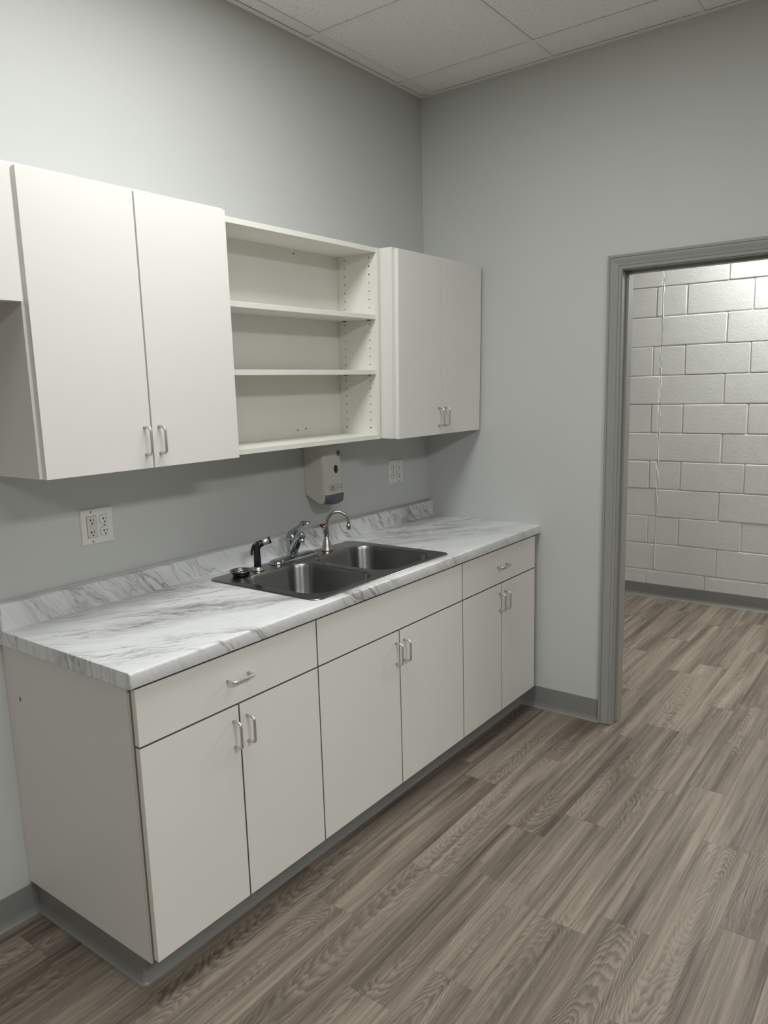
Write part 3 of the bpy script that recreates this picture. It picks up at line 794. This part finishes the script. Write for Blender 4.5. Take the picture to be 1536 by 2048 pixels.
MB().tube([S0 + hv * 0.004 + Vector((0, 0, 0.104)), S0 - hv * 0.012 + Vector((0, 0, 0.092)), S0 - hv * 0.0185 + Vector((0, 0, 0.073)), S0 - hv * 0.020 + Vector((0, 0, 0.058))], [0.006, 0.0055, 0.005, 0.0035], 10).build('trigger', m_black, sr)

# instant hot water tap
hw_ = thing('hot_water_tap', (-0.955, -0.134, BZ), 'slim brushed nickel gooseneck tap with a red-capped lever behind the right bowl', 'faucet')
c2 = Vector((-0.955, -0.134, BZ))
MB().lathe(c2, [(0.0255, 0.0005), (0.0255, 0.003), (0.0225, 0.006), (0.0205, 0.014), (0.0170, 0.028), (0.0125, 0.043), (0.0095, 0.052), (0.0085, 0.056), (0.0, 0.0565)], 24).build('bell_base', m_nickel, hw_)
gv = Vector((0.64, -0.77, 0)).normalized()
nb = c2 + gv * 0.004
gp = [nb + Vector((0, 0, 0.050)), nb + Vector((0, 0, 0.075)), nb + Vector((0, 0, 0.100)), nb + Vector((0, 0, 0.113))]
R_ = 0.044
for i in range(1, 13):
    a = math.radians(180 - 15 * i); gp.append(nb + gv * (R_ + R_ * math.cos(a)) + Vector((0, 0, 0.113 + R_ * math.sin(a) * 1.0)))
gp.append(nb + gv * (2 * R_) + Vector((0, 0, 0.103)))
MB().tube(gp, 0.0062, 12).build('gooseneck', m_nickel, hw_)
tt = nb + gv * (2 * R_)
MB().lathe(tt + Vector((0, 0, 0.083)), [(0.0, 0.0), (0.0075, 0.0), (0.0085, 0.008), (0.0105, 0.0125), (0.0108, 0.016), (0.0070, 0.019), (0.0070, 0.023), (0.0, 0.023)], 16).build('spout_tip', m_nickel, hw_)
lb = c2 - gv * 0.006 + Vector((0.004, 0, 0))
MB().tube([lb + Vector((0.006, 0, 0.045)), lb + Vector((-0.001, 0, 0.062)), lb + Vector((-0.0035, 0, 0.080)), lb + Vector((-0.007, 0, 0.094)), lb + Vector((-0.013, 0.002, 0.104))], [0.010, 0.0088, 0.0082, 0.0092, 0.0125], 12).build('lever', m_nickel, hw_)
MB().lathe(lb + Vector((-0.014, 0.002, 0.1035)), [(0.0125, 0.0), (0.0120, 0.004), (0.007, 0.0065), (0.0, 0.007)], 14).build('lever_cap', m_red, hw_)

# ------------------------------------------------------------------ soap dispenser
sd_ = thing('soap_dispenser', (-0.87, 0, 1.10), 'ivory wall soap dispenser with dark oval window and slate push bar, under the open shelves', 'dispenser')
dx0, dx1 = -0.927, -0.812
def dring(z, yf, ins=0.0, r=0.022):
    x0, x1 = dx0 + ins, dx1 - ins
    pts = [(x1, -0.0015), (x1, yf + r)]
    for i in range(1, 5):
        a = math.radians(22.5 * i); pts.append((x1 - r * 0.8 + r * 0.8 * math.cos(a), yf + r - r * math.sin(a)))
    for i in range(0, 5):
        a = math.radians(90 + 22.5 * i); pts.append((x0 + r * 0.8 + r * 0.8 * math.cos(a), yf + r - r * math.sin(a)))
    pts += [(x0, -0.0015)]
    return [(p[0], p[1], z) for p in pts]
body = MB().loft([dring(1.139, -0.117), dring(1.142, -0.118), dring(1.25, -0.114), dring(1.325, -0.108), dring(1.345, -0.100, 0.002), dring(1.352, -0.085, 0.006)], cap_end=True, cap_start=True)
body.sm = [True] * len(body.sm)
cover = body.build('cover', m_disp, sd_)
cover.data.set_sharp_from_angle(angle=math.radians(50))
# side cheeks tapering below the cover
for xa, xb in ((dx0, dx0 + 0.014), (dx1 - 0.014, dx1)):
    MB().prism([(-0.0015, 1.1388), (-0.0015, 1.1335), (-0.020, 1.131), (-0.072, 1.104), (-0.098, 1.104), (-0.106, 1.122), (-0.106, 1.1388)], 'x', xa, xb).build('cheek', m_disp, sd_)
MB().box((dx0 + 0.0145, -0.066, 1.118), (dx1 - 0.0145, -0.0015, 1.1385)).build('housing', m_disp, sd_)
pb = []
for z, yo in ((1.1015, -0.106), (1.104, -0.1105), (1.130, -0.117), (1.1385, -0.116)):
    ring_ = []
    for i in range(9):
        t_ = i / 8; ring_.append((dx0 + 0.003 + t_ * (dx1 - dx0 - 0.006), yo - 0.008 * math.sin(math.pi * t_) , z + (-0.006 * math.sin(math.pi * t_) if z < 1.11 else 0)))
    ring_ += [(dx1 - 0.015, -0.074, z), (dx0 + 0.015, -0.074, z)]
    pb.append(ring_)
MB().loft(pb, cap_end=True, cap_start=True).build('push_bar', m_bar, sd_)
MB().lathe((-0.857, -0.1142, 1.241), [(0.0125, 0.0), (0.0115, 0.0012), (0.0, 0.0016)], 24, 'y', 1.0, 1.45).build('window', m_smoke, sd_)

def text_part(name, body_, size, loc, parent, mat, shear=0.0, bold=0.0, slant=0.0):
    cu = bpy.data.curves.new('text_src', 'FONT'); cu.body = body_; cu.size = size; cu.align_x = 'CENTER'; cu.align_y = 'CENTER'
    cu.extrude = 0.0002; cu.shear = shear; cu.offset = bold
    to = bpy.data.objects.new('text_src', cu); COL.objects.link(to)
    dg = bpy.context.evaluated_depsgraph_get(); dg.update()
    me_ = bpy.data.meshes.new_from_object(to.evaluated_get(dg))
    bpy.data.objects.remove(to); me_.name = name
    me_.materials.clear(); me_.materials.append(mat)
    R = Matrix(((1, 0, 0), (0, 0, -1), (0, 1, 0))).to_4x4()
    me_.transform(R)
    o = bpy.data.objects.new(name, me_); COL.objects.link(o); o.parent = parent; o.location = Vector(loc) - root_loc(parent); o.rotation_euler.x = slant
    return o
# round emblem, top right
em = MB()
ec = Vector((-0.8335, -0.1114, 1.3055))
def ellipse_band(cx, cz, rx, rz, w, y, n=28, tilt=0.0, a0=0, a1=360):
    vs_, fs_ = [], []
    m_ = n + 1
    for i in range(m_):
        a = math.radians(a0 + (a1 - a0) * i / n)
        for k_ in (0, w):
            px, pz = (rx - k_) * math.cos(a), (rz - k_) * math.sin(a)
            vs_.append((cx + px + pz * tilt, y, cz + pz))
    for i in range(n): fs_.append((2 * i, 2 * i + 1, 2 * i + 3, 2 * i + 2))
    return vs_, fs_
ev, ef = ellipse_band(ec.x, ec.z, 0.0095, 0.0125, 0.0022, ec.y, tilt=0.18); em.add(ev, ef)
em.prism([(ec.x - 0.0085, ec.z + 0.0062), (ec.x + 0.009, ec.z + 0.0098), (ec.x + 0.0085, ec.z + 0.0075), (ec.x - 0.0085, ec.z + 0.0040)], 'y', ec.y - 0.0001, ec.y + 0.0003)
em.prism([(ec.x - 0.009, ec.z - 0.0070), (ec.x + 0.0085, ec.z - 0.0030), (ec.x + 0.008, ec.z - 0.0050), (ec.x - 0.009, ec.z - 0.0090)], 'y', ec.y - 0.0001, ec.y + 0.0003)
em.build('emblem', m_ink, sd_)
text_part('emblem_lettering', 'Dial', 0.0095, (ec.x + 0.0003, ec.y - 0.0002, ec.z + 0.0002), sd_, m_ink, 0.25, 0.0003)
# product label, lower front
LB = 1.1505
MB().box((-0.908, -0.11845, LB), (-0.823, -0.1176, LB + 0.027)).build('label_panel', m_label, sd_)
LY = -0.1187
text_part('label_lettering', 'Dial', 0.0125, (-0.888, LY, LB + 0.0185), sd_, m_print, 0.25, 0.0002)
text_part('label_lettering', 'BASICS', 0.0098, (-0.886, LY, LB + 0.0078), sd_, m_print, 0.0, 0.0001)
fine = MB()
for z, xa, xb in ((0.0185, -0.868, -0.843), (0.0150, -0.868, -0.846), (0.0110, -0.866, -0.842), (0.0075, -0.866, -0.848)):
    fine.box((xa, LY - 0.0001, LB + z), (xb, LY + 0.0003, LB + z + 0.0010))
fine.box((-0.908, LY - 0.0001, LB), (-0.823, LY + 0.0003, LB + 0.0007)); fine.box((-0.908, LY - 0.0001, LB + 0.0263), (-0.823, LY + 0.0003, LB + 0.027))
fine.prism([(-0.836, LB + 0.013), (-0.832, LB + 0.0215), (-0.828, LB + 0.013)], 'y', LY - 0.0001, LY + 0.0003)
fine.box((-0.835, LY - 0.0001, LB + 0.008), (-0.829, LY + 0.0003, LB + 0.0125))
fine.build('label_marks', m_print, sd_)['kind'] = 'stuff'

# ------------------------------------------------------------------ outlets
def outlet(label, xc, zc, gfci_left):
    r = thing('wall_outlet', (xc, 0, zc), label, 'outlet', 'four-gang outlet plates on the left wall')
    w = 0.0565
    mb = MB()
    rings = []
    for ins, yy in ((0.0, -0.0005), (0.0, -0.0025), (0.0025, -0.0055), (0.004, -0.006)):
        rings.append([(p[0], yy, p[1]) for p in rrect(xc, zc, w - ins, w - ins, 0.003, 3)])
    mb.loft(rings, cap_end=True); mb.sm = [False] * len(mb.sm)
    mb.build('plate', m_plate, r)
    sgn = -1 if gfci_left else 1
    gx, dx = xc + sgn * 0.0205, xc - sgn * 0.0235
    Y = -0.006
    # gfci
    MB().box((gx - 0.0175, Y - 0.0002, zc - 0.0345), (gx + 0.0175, Y + 0.001, zc + 0.0345)).build('recess', m_ink, r)
    gf = MB().box((gx - 0.0165, Y - 0.0016, zc - 0.0335), (gx + 0.0165, Y - 0.0003, zc + 0.0335), 0.0008).build('gfci_receptacle', m_ivory if gfci_left else m_plate, r)
    MB().box((gx - 0.008, Y - 0.0026, zc + 0.0012), (gx + 0.008, Y - 0.0016, zc + 0.0062), 0.0003).build('button', m_ivory, gf)
    MB().box((gx - 0.008, Y - 0.0026, zc - 0.0062), (gx + 0.008, Y - 0.0016, zc - 0.0012), 0.0003).build('button', m_ivory, gf)
    def slots(cx, cz, y):
        s_ = MB()
        s_.box((cx - 0.0075, y - 0.0004, cz - 0.0010), (cx - 0.0015, y, cz + 0.0012)); s_.box((cx - 0.0045, y - 0.0004, cz - 0.0048), (cx - 0.0026, y, cz + 0.0048))
        s_.box((cx + 0.0055, y - 0.0004, cz - 0.0042), (cx + 0.0073, y, cz + 0.0042))
        s_.lathe((cx + 0.0012, y, cz - 0.0105), [(0.0027, 0.0), (0.0026, 0.0004), (0.0, 0.0005)], 10, 'y')
        return s_
    for cz in (zc + 0.0215, zc - 0.0165): slots(gx, cz, Y - 0.0016).build('slots', m_slot, gf)
    # duplex faces
    for k_ in (1, -1):
        cz = zc + 0.0005 + 0.0195 * k_
        def face(ex, y0, y1, mt, nm, par):
            pts = []
            for i in range(28):
                a = 2 * math.pi * i / 28
                px, pz = (0.0172 + ex) * math.cos(a), (0.0172 + ex) * math.sin(a)
                pz = max(-0.0140 - ex, min(0.0140 + ex, pz)); pts.append((dx + px, cz + pz))
            return MB().prism(pts, 'y', y0, y1).build(nm, mt, par)
        face(0.0008, Y - 0.0002, Y + 0.001, m_ink, 'recess', r)
        fo = face(0.0, Y - 0.0018, Y - 0.0003, m_plate, 'receptacle_face', r)
        slots(dx, cz + 0.002, Y - 0.0018).build('slots', m_slot, fo)
    for sx, sz in ((gx, zc + 0.0475), (gx, zc - 0.0475), (dx, zc + 0.0005)):
        MB().lathe((sx, Y, sz), [(0.0032, 0.0), (0.0028, 0.0008), (0.0, 0.001)], 10, 'y').build('screw', m_screw, r)
outlet('white double outlet plate with a worn ivory receptacle, under the large left wall cabinet', -1.8985, 1.1615, True)
outlet('white double outlet plate near the room corner, right of the soap dispenser', -0.2825, 1.1680, False)
